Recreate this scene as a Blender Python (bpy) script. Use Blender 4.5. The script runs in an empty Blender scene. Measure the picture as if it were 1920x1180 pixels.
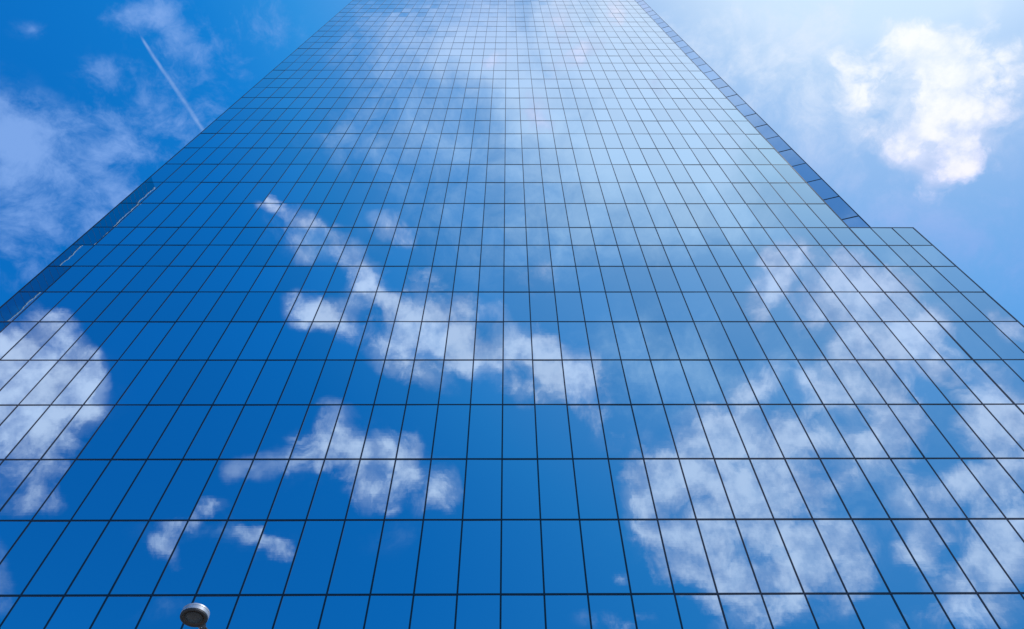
import bpy, bmesh, math, random
from mathutils import Vector, Matrix
random.seed(7)
scene = bpy.context.scene
COL = scene.collection

# ------------------------------------------------------------------ camera
YAW, PITCH, ROLL, FPX = 0.0108, 0.98888, -0.00914, 1280.0
CAM = Vector((0.25255, 0.0, 1.6))
DIST = 21.34536            # camera to facade plane
FWD = Vector((math.sin(YAW)*math.cos(PITCH), math.cos(YAW)*math.cos(PITCH), math.sin(PITCH)))
RGT0 = Vector((math.cos(YAW), -math.sin(YAW), 0))
UP0 = RGT0.cross(FWD)
RGT = RGT0*math.cos(ROLL) + UP0*math.sin(ROLL)
UPV = UP0*math.cos(ROLL) - RGT0*math.sin(ROLL)
cd = bpy.data.cameras.new("camera")
cam = bpy.data.objects.new("camera", cd); COL.objects.link(cam)
cd.sensor_width = 36.0; cd.lens = 36.0*FPX/1920.0
cd.clip_start = 0.1; cd.clip_end = 6000
cam.matrix_world = Matrix(((RGT.x, UPV.x, -FWD.x, CAM.x), (RGT.y, UPV.y, -FWD.y, CAM.y),
                           (RGT.z, UPV.z, -FWD.z, CAM.z), (0, 0, 0, 1)))
scene.camera = cam
def ray(x, y):
    return (FWD + RGT*((x-960)/FPX) + UPV*((590-y)/FPX)).normalized()
def proj(P):
    v = P-CAM; t = v.dot(FWD)
    return 960+FPX*v.dot(RGT)/t, 590-FPX*v.dot(UPV)/t, t

# ------------------------------------------------------------------ sun and sky
SUN = Vector((0.40, -0.08, 0.90)).normalized()
EL = math.asin(SUN.z); AZ = math.atan2(SUN.x, SUN.y)
sl = bpy.data.lights.new("sun", 'SUN'); sl.energy = 3.5; sl.angle = math.radians(0.5); sl.color = (1, .95, .88)
so = bpy.data.objects.new("sun", sl); COL.objects.link(so)
so.rotation_euler = (-SUN).to_track_quat('-Z', 'Y').to_euler(); so.location = (0, 0, 300)
scene.view_settings.view_transform = 'Standard'; scene.view_settings.look = 'None'
scene.view_settings.exposure = 0.0; scene.view_settings.gamma = 1.0
scene.view_settings.use_curve_mapping = False

world = bpy.data.worlds.new("World"); scene.world = world; world.use_nodes = True
WN = world.node_tree.nodes; WL = world.node_tree.links; WN.clear()
def wn(t, **k):
    n = WN.new(t)
    for a, b in k.items(): setattr(n, a, b)
    return n
def wset(inp, v):
    if isinstance(v, bpy.types.NodeSocket): WL.new(v, inp)
    else: inp.default_value = v
def wmath(op, a, b=0.0, c=None, clamp=False):
    n = wn('ShaderNodeMath', operation=op, use_clamp=clamp)
    wset(n.inputs[0], a); wset(n.inputs[1], b)
    if c is not None: wset(n.inputs[2], c)
    return n.outputs[0]
def wvec(op, a, b):
    n = wn('ShaderNodeVectorMath', operation=op)
    wset(n.inputs[0], a)
    if op == 'SCALE': wset(n.inputs[3], b)
    else: wset(n.inputs[1], b)
    return n.outputs[0]
def wramp(v, lo, hi, a=0.0, b=1.0):
    n = wn('ShaderNodeMapRange', interpolation_type='SMOOTHSTEP')
    wset(n.inputs['Value'], v)
    n.inputs['From Min'].default_value = lo; n.inputs['From Max'].default_value = hi
    n.inputs['To Min'].default_value = a; n.inputs['To Max'].default_value = b
    return n.outputs[0]
def wmix(f, a, b, mode='MIX'):
    n = wn('ShaderNodeMix', data_type='RGBA', blend_type=mode)
    wset(n.inputs[0], f); wset(n.inputs[6], a); wset(n.inputs[7], b)
    return n.outputs[2]
def wnoise(v, scale, detail, rough, off=0.0, color=False, lac=2.0, dist=0.0):
    n = wn('ShaderNodeTexNoise')
    if off: v = wvec('ADD', v, (off, off*.7, -off))
    wset(n.inputs['Vector'], v)
    n.inputs['Scale'].default_value = scale; n.inputs['Detail'].default_value = detail
    n.inputs['Roughness'].default_value = rough; n.inputs['Lacunarity'].default_value = lac
    n.inputs['Distortion'].default_value = dist
    return n.outputs['Color'] if color else n.outputs[0]
tc = wn('ShaderNodeTexCoord')
DIRV = tc.outputs['Generated']
sky = wn('ShaderNodeTexSky', sky_type='NISHITA')
sky.sun_disc = False; sky.sun_elevation = EL; sky.sun_rotation = AZ
sky.altitude = 0; sky.air_density = 1.0; sky.dust_density = 1.0; sky.ozone_density = 1.0
# where each cloud stands in the sky: x, y, rx, ry, tilt, weight.  D = seen directly, R = seen mirrored in the tower
def frame_of(x, y, rx, ry, tilt, mirrored):
    def d(a, b):
        v = ray(a, b)
        return Vector((v.x, -v.y, v.z)) if mirrored else v
    c = d(x, y); ct, st = math.cos(math.radians(tilt)), math.sin(math.radians(tilt))
    h = 0.1
    ex = (d(x+rx*h*ct, y+rx*h*st)-c)/h; ey = (d(x-ry*h*st, y+ry*h*ct)-c)/h
    # principal axes of the 2-D tangent ellipse
    u = ex.normalized(); v = c.cross(u).normalized()
    a, b_, cc, dd = ex.dot(u), ey.dot(u), ex.dot(v), ey.dot(v)
    S11, S12, S22 = a*a+b_*b_, a*cc+b_*dd, cc*cc+dd*dd
    th = 0.5*math.atan2(2*S12, S11-S22)
    l1 = (S11+S22)/2+math.hypot((S11-S22)/2, S12); l2 = (S11+S22)/2-math.hypot((S11-S22)/2, S12)
    A = u*math.cos(th)+v*math.sin(th); B = c.cross(A)
    return c, Matrix((A, B, c)).transposed().to_euler(), (math.sqrt(max(l1, 1e-9)), math.sqrt(max(l2, 1e-9)), 1.0)
def field(vec, lst):
    acc = None
    for (x, y, rx, ry, tilt, w, m) in lst:
        c, e, s = frame_of(x, y, rx, ry, tilt, m == 'R')
        mp = wn('ShaderNodeMapping', vector_type='TEXTURE')
        WL.new(vec, mp.inputs['Vector'])
        mp.inputs['Location'].default_value = c; mp.inputs['Rotation'].default_value = e; mp.inputs['Scale'].default_value = s
        g = wn('ShaderNodeTexGradient', gradient_type='SPHERICAL'); WL.new(mp.outputs[0], g.inputs[0])
        acc = wmath('MULTIPLY_ADD', g.outputs['Fac'], w, 0.0 if acc is None else acc)
    return acc
PUFF_R = [
 (60,670,150,85,10,.9),(75,760,160,105,0,1),(165,720,50,95,-5,.7),(30,850,140,70,0,.55),(100,610,90,40,25,.5),(60,920,110,60,0,.5),
 (-20,1090,60,80,0,.5),(-60,700,150,140,0,.8),(-120,980,120,120,0,.6),
 (510,392,45,26,35,.6),(570,412,70,26,15,.5),(560,455,50,34,40,.45),(655,470,60,42,45,.7),(690,515,45,50,60,.65),(740,432,62,34,20,.75),
 (575,585,60,45,20,.6),(640,600,80,52,20,.75),(700,555,70,45,10,.6),(775,590,90,60,15,.8),(735,660,90,48,25,.75),(830,640,100,62,20,.95),
 (870,580,60,38,10,.6),(930,590,38,30,0,.45),(905,665,90,58,20,.85),(800,710,80,36,15,.55),(985,655,95,60,20,.95),(1060,690,85,62,25,.95),
 (1000,738,95,34,5,.55),(1110,735,50,60,20,.55),(1130,790,40,60,-10,.35),(1190,845,50,60,0,.3),(1010,515,60,45,0,.25),(800,530,60,34,20,.3),
 (630,785,55,40,-10,.65),(600,835,70,50,0,.7),(670,855,90,62,10,.9),(735,840,60,48,10,.65),(700,920,75,46,10,.8),(780,885,60,52,10,.5),
 (835,920,40,55,0,.75),(800,945,40,30,0,.4),(480,870,70,30,0,.45),(540,858,50,28,0,.4),(445,885,32,24,0,.4),
 (330,985,60,32,0,.6),(300,1035,48,42,0,.55),(395,960,60,28,-25,.45),(328,1055,26,30,0,.5),(460,1002,46,26,0,.6),(518,1022,42,34,0,.7),
 (1480,488,70,44,-12,1.1),(1435,525,50,42,0,.45),(1425,580,44,62,0,.55),(1590,488,64,36,0,1.0),(1565,545,84,50,0,1.1),(1515,590,50,56,0,.8),
 (1650,540,90,56,5,1.05),(1610,605,80,70,0,.95),(1690,610,100,62,10,.85),(1755,600,60,50,20,.5),(1625,670,95,64,0,1),(1715,670,95,52,10,.85),
 (1770,690,60,42,10,.55),(1560,730,70,62,0,.7),(1650,745,95,62,0,.95),(1700,790,70,56,0,.7),(1410,645,34,46,0,.35),(1440,705,50,52,0,.55),
 (1400,750,52,62,0,.6),(1650,830,90,50,0,.7),(1520,700,50,50,0,.45),
 (1335,800,90,70,0,.9),(1290,860,80,70,0,.7),(1400,830,100,80,0,.9),(1490,825,90,70,0,.85),(1565,820,70,50,0,.5),(1225,905,85,70,0,.9),
 (1205,945,60,56,0,.7),(1330,915,110,75,0,.95),(1430,920,110,75,0,.9),(1530,905,90,60,0,.65),(1600,880,70,50,0,.6),(1255,1000,95,60,0,.8),
 (1365,1000,120,64,0,.9),(1485,1010,110,74,0,.9),(1590,1010,80,60,0,.75),(1275,1065,70,56,0,.7),(1355,1090,95,60,0,.8),(1455,1085,110,56,0,.8),
 (1560,1070,95,62,0,.85),(1625,1080,50,46,0,.5),(1400,1150,90,56,0,.6),(1500,1140,90,50,0,.45),(1585,1150,46,46,0,.3),(1690,935,62,70,0,.75),(1660,850,60,40,0,.4),
 (1745,965,60,56,0,.5),(1790,915,80,50,0,.7),(1720,1015,56,50,0,.65),
 (1860,725,80,52,0,.75),(1905,770,80,56,0,.8),(1850,805,70,56,0,.8),(1910,860,80,70,0,.8),(1850,895,90,46,0,.75),(1905,975,100,70,0,1),
 (1875,1055,100,74,0,1),(1825,1010,46,66,0,.5),(1775,1090,66,66,0,.8),(1850,1140,100,54,0,.75),(1905,620,46,40,0,.75),(1870,592,28,26,0,.5),(1470,540,40,60,-20,.5),(1530,520,60,40,0,.4),
 (1740,1160,80,40,0,.4),(1155,28,28,46,30,1.1),(1045,40,44,48,0,.7),(1095,95,56,28,-25,.9),(1010,222,44,56,0,.75),(930,112,60,22,0,.45),(1235,160,18,24,0,.35),(870,50,60,40,0,.25),(1040,130,26,40,20,.4),(1165,1080,30,22,0,.4),(1150,1165,90,30,0,.25),
]
THIN_R = [
 (1160,25,50,60,-20,1.3),(1045,60,60,90,-20,.8),(1100,110,80,60,0,.7),(1005,210,80,90,0,.75),(1015,235,50,40,0,.6),(925,105,110,50,10,.6),
 (860,60,190,110,0,.8),(1235,165,45,45,0,.5),(960,160,90,60,0,.4),(1250,260,220,180,0,.5),(1080,320,200,120,0,.4),(720,270,200,100,0,.4),(1180,180,330,220,0,.8),(1330,330,260,120,30,.7),(1290,180,160,200,-30,.8),(1120,60,160,130,0,.5),
 (1000,440,380,130,0,.5),(560,440,150,60,20,.35),(900,640,360,110,10,.3),(1250,680,240,160,0,.5),(1600,720,380,300,0,.3),(1420,1000,380,220,0,.35),
 (680,860,200,100,0,.25),(1700,520,160,120,0,.3),(760,130,160,110,0,.3),(1290,420,260,90,0,.45),(950,60,420,150,0,.6),(1000,300,420,170,10,.45),(390,1000,220,70,0,.25),(90,800,200,220,0,.25),
 (740,1010,90,60,0,.18),(300,1140,110,40,0,.2),
]
PUFF_D = [
 (1740,110,125,95,10,1),(1695,55,66,50,0,.6),(1800,160,100,120,10,.9),(1765,250,115,90,0,1),(1690,285,66,44,0,.85),(1830,235,80,66,0,.6),
 (1598,125,50,52,0,.6),(1612,188,62,40,0,.65),(1668,170,60,36,0,.4),(1880,115,70,46,-30,.6),(1850,25,44,56,0,.65),(1908,95,46,50,0,.5),
 (1752,345,44,48,20,.6),(1790,325,60,36,0,.5),(1575,108,34,30,0,.3),(1885,185,60,50,-20,.55),(1925,150,60,40,0,.5),(1640,250,50,30,0,.35),(1800,300,90,50,0,.6),(1620,150,80,90,0,.3),(1980,60,80,90,0,.6),(2080,220,130,110,0,.6),(1740,-90,160,70,0,.5),
]
THIN_D = [
 (310,50,150,70,20,.8),(250,20,90,50,0,.5),(330,110,80,80,0,.65),(270,180,150,80,20,.6),(130,250,230,90,0,.6),(30,250,120,60,0,.3),(150,330,150,60,15,.4),(40,300,180,110,0,.55),(400,260,140,120,0,.45),(480,60,140,110,0,.45),
 (190,340,200,90,0,.5),(80,470,200,120,0,.55),(60,60,70,30,0,.3),(420,160,110,90,20,.45),(240,270,130,60,30,.4),(90,420,220,70,-10,.45),(200,130,90,60,0,.3),(-60,250,200,160,0,.6),(330,230,120,60,0,.4),
 (1740,200,330,270,0,.65),(1350,90,300,160,0,.9),(1500,260,240,120,0,.6),(1860,470,260,130,10,.75),(1450,230,160,100,0,.35),(1660,400,190,90,0,.6),(1560,20,160,80,0,.4),
]
warp = wvec('SCALE', wvec('SUBTRACT', wnoise(DIRV, 14, 4, .55, 0, True), (.5, .5, .5)), .04)
WD = wvec('ADD', DIRV, warp)
puff = field(WD, [t+('R',) for t in PUFF_R]+[t[:5]+(t[5]*.92, 'D') for t in PUFF_D])
thin = field(WD, [t+('R',) for t in THIN_R]+[t[:5]+(t[5]*(.8 if t[0] < 900 else .8), 'D') for t in THIN_D])
n1 = wnoise(WD, 19, 8, .64, 3.1, dist=.35)
n2 = wnoise(WD, 9, 8, .66, 11.3, dist=.4)
n3 = wnoise(DIRV, 24, 6, .6, 7.7)
dens = wmath('ADD', wmath('MULTIPLY', puff, 1.3), wmath('MULTIPLY', wmath('SUBTRACT', n1, .5), 2.7))
cover = wmath('MULTIPLY', wramp(dens, .06, 1.08), .97)
cover = wmath('MULTIPLY', wmath('MULTIPLY', cover, wramp(puff, .0, .22)), wramp(n3, .3, .62, .55, 1.0))
sx = wn('ShaderNodeSeparateXYZ'); WL.new(DIRV, sx.inputs[0])
south = wramp(wmath('MULTIPLY', sx.outputs[1], -1.0), .0, .3)     # sky behind the camera, mirrored in the tower: its own veil and cloud colours
amp = wmath('MULTIPLY_ADD', south, -1.9, 3.3)
veil = wmath('MULTIPLY', wramp(wmath('ADD', thin, wmath('MULTIPLY', wmath('MULTIPLY_ADD', n1, .55, wmath('SUBTRACT', n2, .775)), amp)), .0, 1.3), .85)
veil = wmath('MULTIPLY', veil, wramp(thin, .0, .3))
halo = wmath('MULTIPLY', wramp(wmath('ADD', puff, wmath('MULTIPLY', wmath('SUBTRACT', n2, .5), 1.6)), .0, .9), wramp(puff, .0, .2))
cover = wmath('MAXIMUM', cover, wmath('MULTIPLY', halo, .5))
# the vapour trail: one long thin streak
trail = field(wvec('ADD', DIRV, wvec('SCALE', warp, .06)), [(290,110,48,5.2,57.5,.8,'D'),(318,150,50,6,56.5,.8,'D'),(346,192,54,7,56,.8,'D'),(375,236,44,6.6,57,.75,'D'),(272,80,22,4.2,58,.6,'D')])
trail = wmath('MULTIPLY', wramp(trail, .0, 1.0), wmath('MULTIPLY_ADD', n3, 1.0, -.22), clamp=True)
# grade the physical sky to the deep azure of a polarised, contrasty exposure: its red/blue ratio tells clear from hazy air
sp = wn('ShaderNodeSeparateColor'); WL.new(sky.outputs[0], sp.inputs[0])
ratio = wmath('DIVIDE', sp.outputs[0], wmath('MAXIMUM', sp.outputs[2], .001))
cr = wn('ShaderNodeValToRGB'); WL.new(wmath('MULTIPLY_ADD', ratio, 2.0, -.7, clamp=True), cr.inputs[0])
stops = [(.355, (.003, .15, .54)), (.385, (.007, .21, .66)), (.412, (.03, .285, .74)), (.45, (.09, .35, .80)), (.51, (.16, .41, .83)), (.6, (.27, .49, .86)), (.70, (.36, .57, .90)), (.80, (.52, .70, .94)), (.84, (.58, .75, .96))]
el = cr.color_ramp.elements
while len(el) < len(stops): el.new(.5)
for e_, (p_, c_) in zip(el, stops): e_.position = p_*2-.7; e_.color = c_+(1,)
glow = wmath('MULTIPLY', wramp(sp.outputs[1], 3.6, 8.5), 1.5)
SKYC = wvec('SCALE', cr.outputs[0], wmath('ADD', glow, 10.0))
shade = wramp(wmath('MULTIPLY_ADD', dens, .16, wmath('ADD', wmath('MULTIPLY', n3, .8), wmath('MULTIPLY', n2, .5))), .55, .95)
sunny = wramp(ratio, .5, .76)
CLOUD = wmix(wmath('MULTIPLY', sunny, wmath('SUBTRACT', 1.0, south)), wmix(shade, (5.8, 6.1, 9.2, 1), (9.7, 9.4, 12.1, 1)), wmix(shade, (8.4, 9.1, 10.2, 1), (9.9, 10.2, 10.9, 1)))
VEILC = wmix(south, wmix(sunny, (2.4, 4.3, 8.6, 1), (7.4, 8.5, 10.2, 1)), (8.2, 9.5, 12.2, 1))
col = wmix(veil, SKYC, VEILC)
col = wmix(cover, col, CLOUD)
col = wmix(trail, col, (5.5, 7.2, 10.2, 1))
bg = wn('ShaderNodeBackground'); WL.new(col, bg.inputs[0]); bg.inputs[1].default_value = 0.1
wo = wn('ShaderNodeOutputWorld'); WL.new(bg.outputs[0], wo.inputs[0])

# ------------------------------------------------------------------ helpers
def mat(name):
    m = bpy.data.materials.new(name); m.use_nodes = True
    return m, m.node_tree.nodes, m.node_tree.links, m.node_tree.nodes['Principled BSDF']
def simple(name, color, rough=.5, metal=0.0, var=.15, scale=3.0, bump=.0):
    m, N, L, b = mat(name)
    b.inputs['Roughness'].default_value = rough; b.inputs['Metallic'].default_value = metal
    t = N.new('ShaderNodeTexCoord'); n = N.new('ShaderNodeTexNoise'); n.inputs['Scale'].default_value = scale; n.inputs['Detail'].default_value = 6
    L.new(t.outputs['Object'], n.inputs['Vector'])
    x = N.new('ShaderNodeMix'); x.data_type = 'RGBA'
    x.inputs[6].default_value = tuple(c*(1-var) for c in color)+(1,); x.inputs[7].default_value = tuple(min(1, c*(1+var)) for c in color)+(1,)
    L.new(n.outputs[0], x.inputs[0]); L.new(x.outputs[2], b.inputs['Base Color'])
    if bump:
        bp = N.new('ShaderNodeBump'); bp.inputs['Strength'].default_value = .4; bp.inputs['Distance'].default_value = bump
        L.new(n.outputs[0], bp.inputs['Height']); L.new(bp.outputs[0], b.inputs['Normal'])
    return m
def glass(name, tint, wav=.0007, roller=.00010, edge=(.9, .95, 1), coat=1.0):
    """mirror-coated curtain wall glass with slow waves and fine roller marks"""
    m, N, L, b = mat(name)
    b.inputs['Metallic'].default_value = 1.0; b.inputs['Roughness'].default_value = 0.0
    t = N.new('ShaderNodeTexCoord')
    n = N.new('ShaderNodeTexNoise'); n.inputs['Scale'].default_value = .55; n.inputs['Detail'].default_value = 2.5
    L.new(t.outputs['Object'], n.inputs['Vector'])
    mp = N.new('ShaderNodeMapping'); mp.inputs['Scale'].default_value = (.6, .6, 9)
    L.new(t.outputs['Object'], mp.inputs[0])
    r = N.new('ShaderNodeTexNoise'); r.inputs['Scale'].default_value = 1.0; r.inputs['Detail'].default_value = 1.5
    L.new(mp.outputs[0], r.inputs['Vector'])
    a = N.new('ShaderNodeMath'); a.operation = 'MULTIPLY'; a.inputs[1].default_value = wav; L.new(n.outputs[0], a.inputs[0])
    c = N.new('ShaderNodeMath'); c.operation = 'MULTIPLY_ADD'; c.inputs[1].default_value = roller
    L.new(r.outputs[0], c.inputs[0]); L.new(a.outputs[0], c.inputs[2])
    bp = N.new('ShaderNodeBump'); bp.inputs['Strength'].default_value = 1; bp.inputs['Distance'].default_value = 1.0
    L.new(c.outputs[0], bp.inputs['Height']); L.new(bp.outputs[0], b.inputs['Normal'])
    b.inputs['Coat Weight'].default_value = coat; b.inputs['Coat IOR'].default_value = 2.1; b.inputs['Coat Roughness'].default_value = 0.0
    L.new(bp.outputs[0], b.inputs['Coat Normal'])
    # each lite a touch different in coating
    x = N.new('ShaderNodeMix'); x.data_type = 'RGBA'
    x.inputs[6].default_value = tuple(v*.91 for v in tint)+(1,); x.inputs[7].default_value = tuple(min(1, v*1.08) for v in tint)+(1,)
    g = N.new('ShaderNodeNewGeometry'); L.new(g.outputs['Random Per Island'], x.inputs[0])
    L.new(x.outputs[2], b.inputs['Base Color'])
    b.inputs['Specular Tint'].default_value = edge+(1,)
    return m
TINT = (.34, .565, .665)
M_GLASS = glass('mirror_glass', TINT)
M_WAVY = glass('wavy_glass', tuple(v*.93 for v in TINT), wav=.0014, roller=.00006)
M_WING = glass('wing_glass', (.26, .44, .62), coat=.45)
M_BAR = simple('dark_anodised_metal', (.008, .022, .042), .12, .0, .2, 4)
M_BAR.node_tree.nodes['Principled BSDF'].inputs['Specular IOR Level'].default_value = .35
M_CORE = simple('dark_core', (.03, .035, .04), .8)
M_ROOF = simple('roof_gravel', (.25, .25, .24), .9, scale=20)
def quads(bm, pts, mi=0):
    f = bm.faces.new([bm.verts.new(p) for p in pts]); f.material_index = mi; return f
def box(bm, lo, hi, mi=0):
    x0, y0, z0 = lo; x1, y1, z1 = hi
    v = [bm.verts.new(p) for p in ((x0,y0,z0),(x1,y0,z0),(x1,y1,z0),(x0,y1,z0),(x0,y0,z1),(x1,y0,z1),(x1,y1,z1),(x0,y1,z1))]
    for q in ((0,3,2,1),(4,5,6,7),(0,1,5,4),(1,2,6,5),(2,3,7,6),(3,0,4,7)):
        f = bm.faces.new([v[i] for i in q]); f.material_index = mi
def link(name, bm, mats, parent=None, smooth=False):
    me = bpy.data.meshes.new(name); bm.to_mesh(me); bm.free()
    for m in (mats if isinstance(mats, (list, tuple)) else [mats]): me.materials.append(m)
    if smooth:
        for p in me.polygons: p.use_smooth = True
    o = bpy.data.objects.new(name, me); COL.objects.link(o)
    if parent: o.parent = parent
    return o
def thing(name, label, cat, loc=(0, 0, 0), group=None):
    o = bpy.data.objects.new(name, None); COL.objects.link(o); o.location = loc
    o['label'] = label; o['category'] = cat
    if group: o['group'] = group
    return o

# ------------------------------------------------------------------ the tower
W = 1.524
hrow = [14.60281, 17.87085, 21.14064, 24.68559, 28.18571, 31.72498, 34.9167, 38.05722, 40.94394, 43.65309, 47.72986, 51.81425]
Z = [h+1.6 for h in hrow]
while len(Z) < 46: Z.append(Z[11]+3.993*(len(Z)-11))
low = [0.0, 4.4] + [Z[0]-3.27*k for k in (3, 2, 1)]
ZR = low+Z; R0 = len(low); SH = R0+9           # SH: index of the shoulder row
ZTOP = ZR[-1]; ZSH = ZR[SH]
IL, IM, IR = -19, 16, 19
FY = DIST
tower = thing('skyscraper', 'mirrored blue glass skyscraper with thin dark grid lines and a lower shoulder on its right', 'skyscraper', (0, FY, 0))
def L(p): return (p[0], p[1]-FY, p[2])
def lite(bm, A, B, z0, z1, tilt=.0024):
    """one glass pane between plan points A and B; leans by a hair like real glazing"""
    d = Vector((B[0]-A[0], B[1]-A[1], 0)); n = Vector((d.y, -d.x, 0)).normalized()
    ax, az = (max(-1.6*tilt, min(1.6*tilt, random.gauss(0, tilt))) for _ in range(2))
    w = d.length/2; h = (z1-z0)/2
    P = []
    for s, t in ((-1, -1), (1, -1), (1, 1), (-1, 1)):
        base = Vector((A[0], A[1], 0))+d*((s+1)/2); base.z = z0 if t < 0 else z1
        P.append(L(base+n*(ax*s*w+az*t*h-.009)))
    return quads(bm, P)
cells = []
for r in range(len(ZR)-1):
    for i in range(IL, IR if r < SH else IM):
        xs = [proj(Vector((x*W, FY, z))) for x, z in ((i, ZR[r]), (i+1, ZR[r]), (i+1, ZR[r+1]), (i, ZR[r+1]))]
        cx = [min(max(p[0], 0), 1920) for p in xs]; cy = [min(max(p[1], 0), 1180) for p in xs]
        a = 0
        for k in range(4): a += cx[k]*cy[(k+1) % 4]-cx[(k+1) % 4]*cy[k]
        cells.append((abs(a)/2 if min(p[2] for p in xs) > 0 else 0, r, i))
big = set((r, i) for a, r, i in sorted(cells, reverse=True)[:100])
rest = bmesh.new(); wavy = bmesh.new()
for a, r, i in cells:
    A = (i*W, FY); B = ((i+1)*W, FY)
    if i == IL: lite(wavy, A, B, ZR[r], ZR[r+1], .003); continue
    if (r, i) in big:
        b = bmesh.new(); lite(b, A, B, ZR[r], ZR[r+1]); link('glass_panel', b, M_GLASS, tower)
    else: lite(rest, A, B, ZR[r], ZR[r+1])
o = link('glass_panel', rest, M_GLASS, tower); o['kind'] = 'stuff'
o = link('corner_glazing', wavy, M_WAVY, tower); o['label'] = 'rippled left edge column of glass with warped reflections'
for i in range(IL, IR+1):
    b = bmesh.new(); top = ZTOP if i <= IM else ZSH
    w = .033 if i not in (IM, IL, IR) else .05
    box(b, (i*W-w, -.003, 0), (i*W+w, .08, top-.05)); link('mullion', b, M_BAR, tower)
for r, z in enumerate(ZR[1:], 1):
    b = bmesh.new(); x1 = (IR if r <= SH else IM)*W+.052
    box(b, (IL*W-.052, -.0055, z-.038), (x1, .09, z+.038)); link('transom', b, M_BAR, tower)
# the wing set back behind the right edge
WA, WB = Vector((24.2, 25.55)), Vector((29.32, 24.15))
u = (WB-WA).normalized(); WLen = (WB-WA).length; nrm = Vector((u.y, -u.x))
b = bmesh.new(); g = bmesh.new()
kmax = int(WLen/W)
us = [WLen-W*k for k in range(kmax+1)][::-1]
if us[0] > .05: us = [0]+us
def wp(t, off=0.0): q = WA+u*t+nrm*off; return (q.x, q.y)
for r in range(SH, len(ZR)-1):
    for a, c in zip(us, us[1:]):
        lite(g, wp(a), wp(c), ZR[r]-.2, ZR[r+1]-.2)
wing = link('wing_glazing', g, M_WING, tower); wing['label'] = 'narrow set-back strip of glass behind the right edge'
def wbox(bm, a, c, z0, z1, off0, off1):
    p = [wp(a, off0), wp(c, off0), wp(c, off1), wp(a, off1)]
    v = [bm.verts.new(L((q[0], q[1], z))) for z in (z0, z1) for q in p]
    for q in ((0,3,2,1),(4,5,6,7),(0,1,5,4),(1,2,6,5),(2,3,7,6),(3,0,4,7)): bm.faces.new([v[i] for i in q])
for a in us:
    bm = bmesh.new(); wbox(bm, a-.04, a+.04, ZSH-.3, ZTOP-.3, .010, -.08); link('wing_mullion', bm, M_BAR, tower)
for r in range(SH+1, len(ZR)):
    bm = bmesh.new(); wbox(bm, 0, WLen+.041, ZR[r]-.2-.042, ZR[r]-.2+.042, .0125, -.09); link('wing_transom', bm, M_BAR, tower)
# body behind the glass, side walls and roofs
b = bmesh.new()
box(b, (IL*W+.15, .15, 0), (IM*W-.15, 34.9, ZTOP-.4)); link('core', b, M_CORE, tower)
b = bmesh.new(); box(b, (IM*W-.1, .15, 0), (IR*W-.15, 27.9, ZSH-.4)); link('shoulder_core', b, M_CORE, tower)
b = bmesh.new()
p = [(IM*W-.12, 25.75), (29.2, 24.35), (29.2, 48), (IM*W-.12, 48)]
v = [b.verts.new(L((q[0], q[1], z))) for z in (ZSH-.35, ZTOP-.5) for q in p]
for q in ((0,3,2,1),(4,5,6,7),(0,1,5,4),(1,2,6,5),(2,3,7,6),(3,0,4,7)): b.faces.new([v[i] for i in q])
link('wing_core', b, M_CORE, tower)
def side(A, B, z0i, z1i, name):
    A = Vector(A); B = Vector(B); n = max(1, round((B-A).length/W)); bm = bmesh.new(); d = (B-A)/n; un = d.normalized(); nn = Vector((un.y, -un.x))
    for r in range(z0i, z1i):
        for k in range(n):
            lite(bm, A+d*k, A+d*(k+1), ZR[r], ZR[r+1])
    def bx(a, c, z0, z1, o):
        P = [A+un*a+nn*o, A+un*c+nn*o, A+un*c-nn*.08, A+un*a-nn*.08]
        v = [bm.verts.new(L((q.x, q.y, z))) for z in (z0, z1) for q in P]
        for q in ((0,3,2,1),(4,5,6,7),(0,1,5,4),(1,2,6,5),(2,3,7,6),(3,0,4,7)):
            bm.faces.new([v[i] for i in q]).material_index = 1
    T = (B-A).length
    for k in range(n+1): bx(k*T/n-.033, k*T/n+.033, ZR[z0i], ZR[z1i]-.05, .010)
    for r in range(z0i+1, z1i+1): bx(0, T, ZR[r]-.042, ZR[r]+.042, .0125)
    link(name, bm, [M_GLASS, M_BAR], tower)
last = len(ZR)-1
side((IL*W, FY+35), (IL*W, FY+.095), 0, last, 'side_wall')
side((IM*W, FY+.095), (IM*W, FY+4.0), SH, last, 'side_wall')
side((IR*W, FY+.095), (IR*W, FY+28), 0, SH, 'side_wall')
side((29.32, 24.25), (29.32, 48), SH, last, 'side_wall')
side((IR*W, FY+28), (IL*W, FY+35), 0, SH, 'back_wall')
b = bmesh.new(); box(b, (IL*W+.1, .1, ZTOP-.39), (IM*W-.1, 34.8, ZTOP-.2)); link('roof', b, M_ROOF, tower)
b = bmesh.new(); box(b, (IM*W+.05, .1, ZSH-.39), (IR*W-.1, 27.8, ZSH-.36)); link('shoulder_roof', b, M_ROOF, tower)

# ------------------------------------------------------------------ the tower across the street (seen mirrored in the left edge)
e = ray(88, 540); k = -e.x/e.y                       # how far left its corner stands
YF = 95.0; VY = 2*DIST+YF; XE = CAM.x-k*(VY)
t = ray(283, 345); HT = 1.6+t.z/math.hypot(t.x, t.y)*math.hypot(XE-CAM.x, VY)
M_OFF = glass('dark_office_glass', (.03, .24, .50), .0003, edge=(.03, .24, .50), coat=0.0)
M_BAND = simple('blue_spandrel', (.01, .07, .16), .3)
M_STONE = simple('pale_stone', (.55, .56, .57), .6, scale=2)
off = thing('office_tower', 'dark glass office block with pale corner piers across the street, mirrored in the left edge', 'building', (XE-20, -YF, 0))
def obox(name, lo, hi, m, parent):
    bm = bmesh.new(); box(bm, lo, hi); return link(name, bm, m, parent)
obox('wall', (-20, 0, 0), (19.4, 38, HT-.1), M_OFF, off)
n = int(HT/4)
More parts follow.
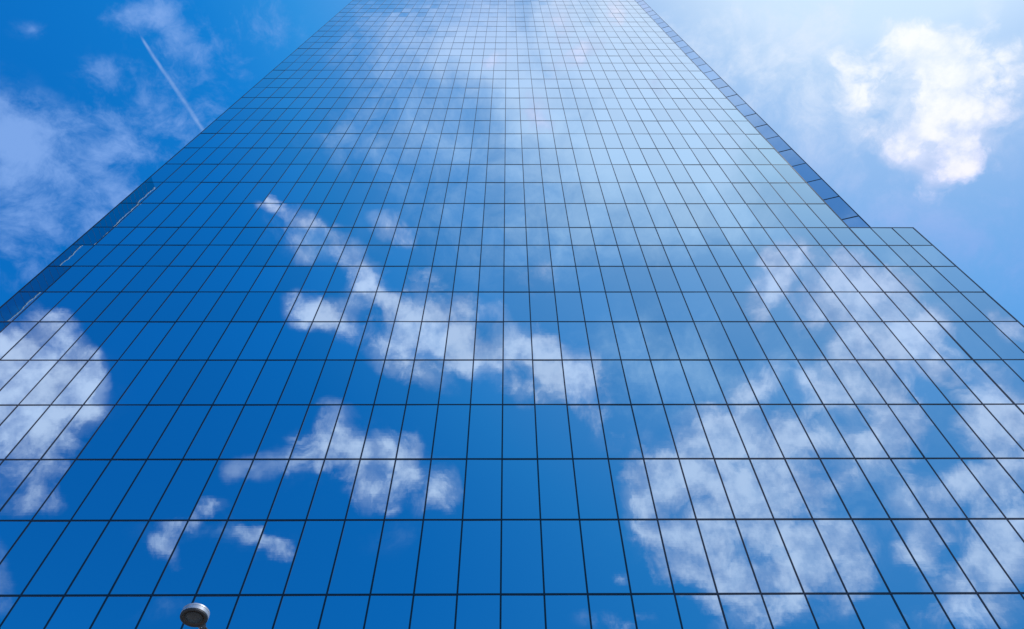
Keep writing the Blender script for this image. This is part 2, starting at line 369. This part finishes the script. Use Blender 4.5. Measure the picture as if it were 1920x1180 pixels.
for kx in range(1, n): obox('floor_band', (-20.03, -.03, kx*4.0), (19.43, 38.03, kx*4.0+.12), M_BAND, off)
for (cx_, cy_) in ((19.35, -.4), (19.35, 37.6), (-20.4, -.4), (-20.4, 37.6)):
    obox('corner_pier', (cx_, cy_, 0), (cx_+.28, cy_+.28, HT), M_STONE, off)

# ------------------------------------------------------------------ ground
M_GROUND = simple('asphalt', (.05, .05, .052), .9, scale=8, bump=.003)
b = bmesh.new(); quads(b, [(-3000, -3000, -.15), (3000, -3000, -.15), (3000, 3000, -.15), (-3000, 3000, -.15)])
gr = link('ground', b, M_GROUND); gr['kind'] = 'structure'
m, N, LK, bs = mat('plaza_paving')
tcx = N.new('ShaderNodeTexCoord'); br = N.new('ShaderNodeTexBrick'); LK.new(tcx.outputs['Object'], br.inputs['Vector'])
br.inputs['Scale'].default_value = 1.0; br.inputs['Brick Width'].default_value = 1.2; br.inputs['Row Height'].default_value = .6; br.inputs['Mortar Size'].default_value = .01
br.inputs['Color1'].default_value = (.33, .31, .29, 1); br.inputs['Color2'].default_value = (.27, .26, .25, 1); br.inputs['Mortar'].default_value = (.1, .1, .1, 1)
LK.new(br.outputs[0], bs.inputs['Base Color']); bs.inputs['Roughness'].default_value = .8
b = bmesh.new(); box(b, (-60, -14, -.14), (60, FY+60, -.004)); pz = link('plaza', b, m); pz['kind'] = 'structure'

# ------------------------------------------------------------------ the street lamp
M_HEAD = simple('weathered_aluminium', (.50, .52, .55), .38, .55, .12, 9)
M_RIM = simple('dark_rim', (.02, .024, .03), .5)
M_INNER = simple('bronze_reflector', (.05, .036, .03), .45, .4, .3, 25)
M_LENS = simple('smoked_lens', (.03, .034, .04), .22, 0, .5, 14)
RAD = .26
dl = ray(363.5, 1158.5); lc = CAM+dl*14.4/math.hypot(dl.y, dl.z)
lamp = thing('street_lamp', 'round drum-shaped street lamp head with dark underside, in front of the glass facade', 'street lamp', (lc.x, lc.y, 0))
H0 = lc.z
def lathe(prof, seg=64, c=(0, 0, 0)):
    bm = bmesh.new(); rings = []
    for r_, z_ in prof:
        rings.append([bm.verts.new((c[0]+r_*math.cos(2*math.pi*k/seg), c[1]+r_*math.sin(2*math.pi*k/seg), c[2]+z_)) for k in range(seg)])
    for a_, b_ in zip(rings, rings[1:]):
        for k in range(seg): bm.faces.new((a_[k], a_[(k+1) % seg], b_[(k+1) % seg], b_[k]))
    bm.faces.new(rings[-1]); bm.faces.new(rings[0][::-1])
    return bm
def smooth_by_angle(o, ang=35):
    for p in o.data.polygons: p.use_smooth = True
    o.data.set_sharp_from_angle(angle=math.radians(ang))
hd = link('lamp_head', lathe([(RAD-.012, .012), (RAD, .02), (RAD, .085), (RAD-.008, .089), (RAD-.008, .095), (RAD-.002, .099), (RAD-.004, .125), (RAD-.03, .15), (.12, .175), (.0001, .18)], ), M_HEAD, lamp)
rim = link('rim', lathe([(RAD-.045, .02), (RAD-.045, -.012), (RAD-.035, -.02), (RAD-.012, -.02), (RAD-.004, -.012), (RAD-.004, .018)], ), M_RIM, hd)
ref = link('reflector', lathe([(RAD-.09, .018), (RAD-.09, .004), (RAD-.085, -.001), (RAD-.05, -.013), (RAD-.044, -.006), (RAD-.044, .018)], ), M_INNER, hd)
gas = link('gasket', lathe([(RAD-.125, .012), (RAD-.122, -.012), (RAD-.115, -.018), (RAD-.098, -.018), (RAD-.088, -.008), (RAD-.088, .012)], ), M_RIM, hd)
len_ = link('lens', lathe([(RAD-.122, .01), (RAD-.123, -.012), (RAD-.14, -.022), (.10, -.034), (.05, -.039), (.0001, -.041)][::-1], ), M_LENS, hd)
hd.location = (0, 0, H0); hd.rotation_euler = (math.radians(-6), math.radians(-3), 0)
for o in (hd, rim, ref, gas, len_): smooth_by_angle(o)
def tube(pts, rads, seg=16):
    bm = bmesh.new(); rings = []
    for k, (p, r_) in enumerate(zip(pts, rads)):
        p = Vector(p); d = (Vector(pts[min(k+1, len(pts)-1)])-Vector(pts[max(k-1, 0)])).normalized()
        a = d.orthogonal() if abs(d.z) > .99 else d.cross(Vector((0, 0, 1))); a.normalize(); c = d.cross(a)
        rings.append([bm.verts.new(p+a*math.cos(2*math.pi*q/seg)*r_+c*math.sin(2*math.pi*q/seg)*r_) for q in range(seg)])
    for a_, b_ in zip(rings, rings[1:]):
        for k in range(seg): bm.faces.new((a_[k], a_[(k+1) % seg], b_[(k+1) % seg], b_[k]))
    bm.faces.new(rings[-1]); bm.faces.new(rings[0][::-1])
    return bm
ad = Vector((.3, 1, 0)).normalized()
a0 = ad*(RAD-.06); a1 = ad*(RAD+.32)
arm = link('arm', tube([(a0.x, a0.y, H0+.035), (a1.x, a1.y, H0-.0)], [.03, .034]), M_RIM, lamp); smooth_by_angle(arm)
brk = bmesh.new(); box(brk, (-.05, -.06, -.055), (.05, .06, .03)); kn = link('knuckle', brk, M_RIM, lamp)
kn.location = (ad.x*(RAD+.02), ad.y*(RAD+.02), H0+.02); kn.rotation_euler.z = -math.atan2(ad.x, ad.y)
for s in (-1, 1):
    bl = link('bolt', lathe([(.012, -.012), (.014, -.006), (.014, .004)], 6, (s*.026, -.01, -.06)), M_HEAD, kn)
pole = link('pole', tube([(a1.x, a1.y, .0), (a1.x, a1.y, .03), (a1.x, a1.y, .031), (a1.x, a1.y, H0+.06)], [.2, .2, .1, .06], 24), M_HEAD, lamp); smooth_by_angle(pole)
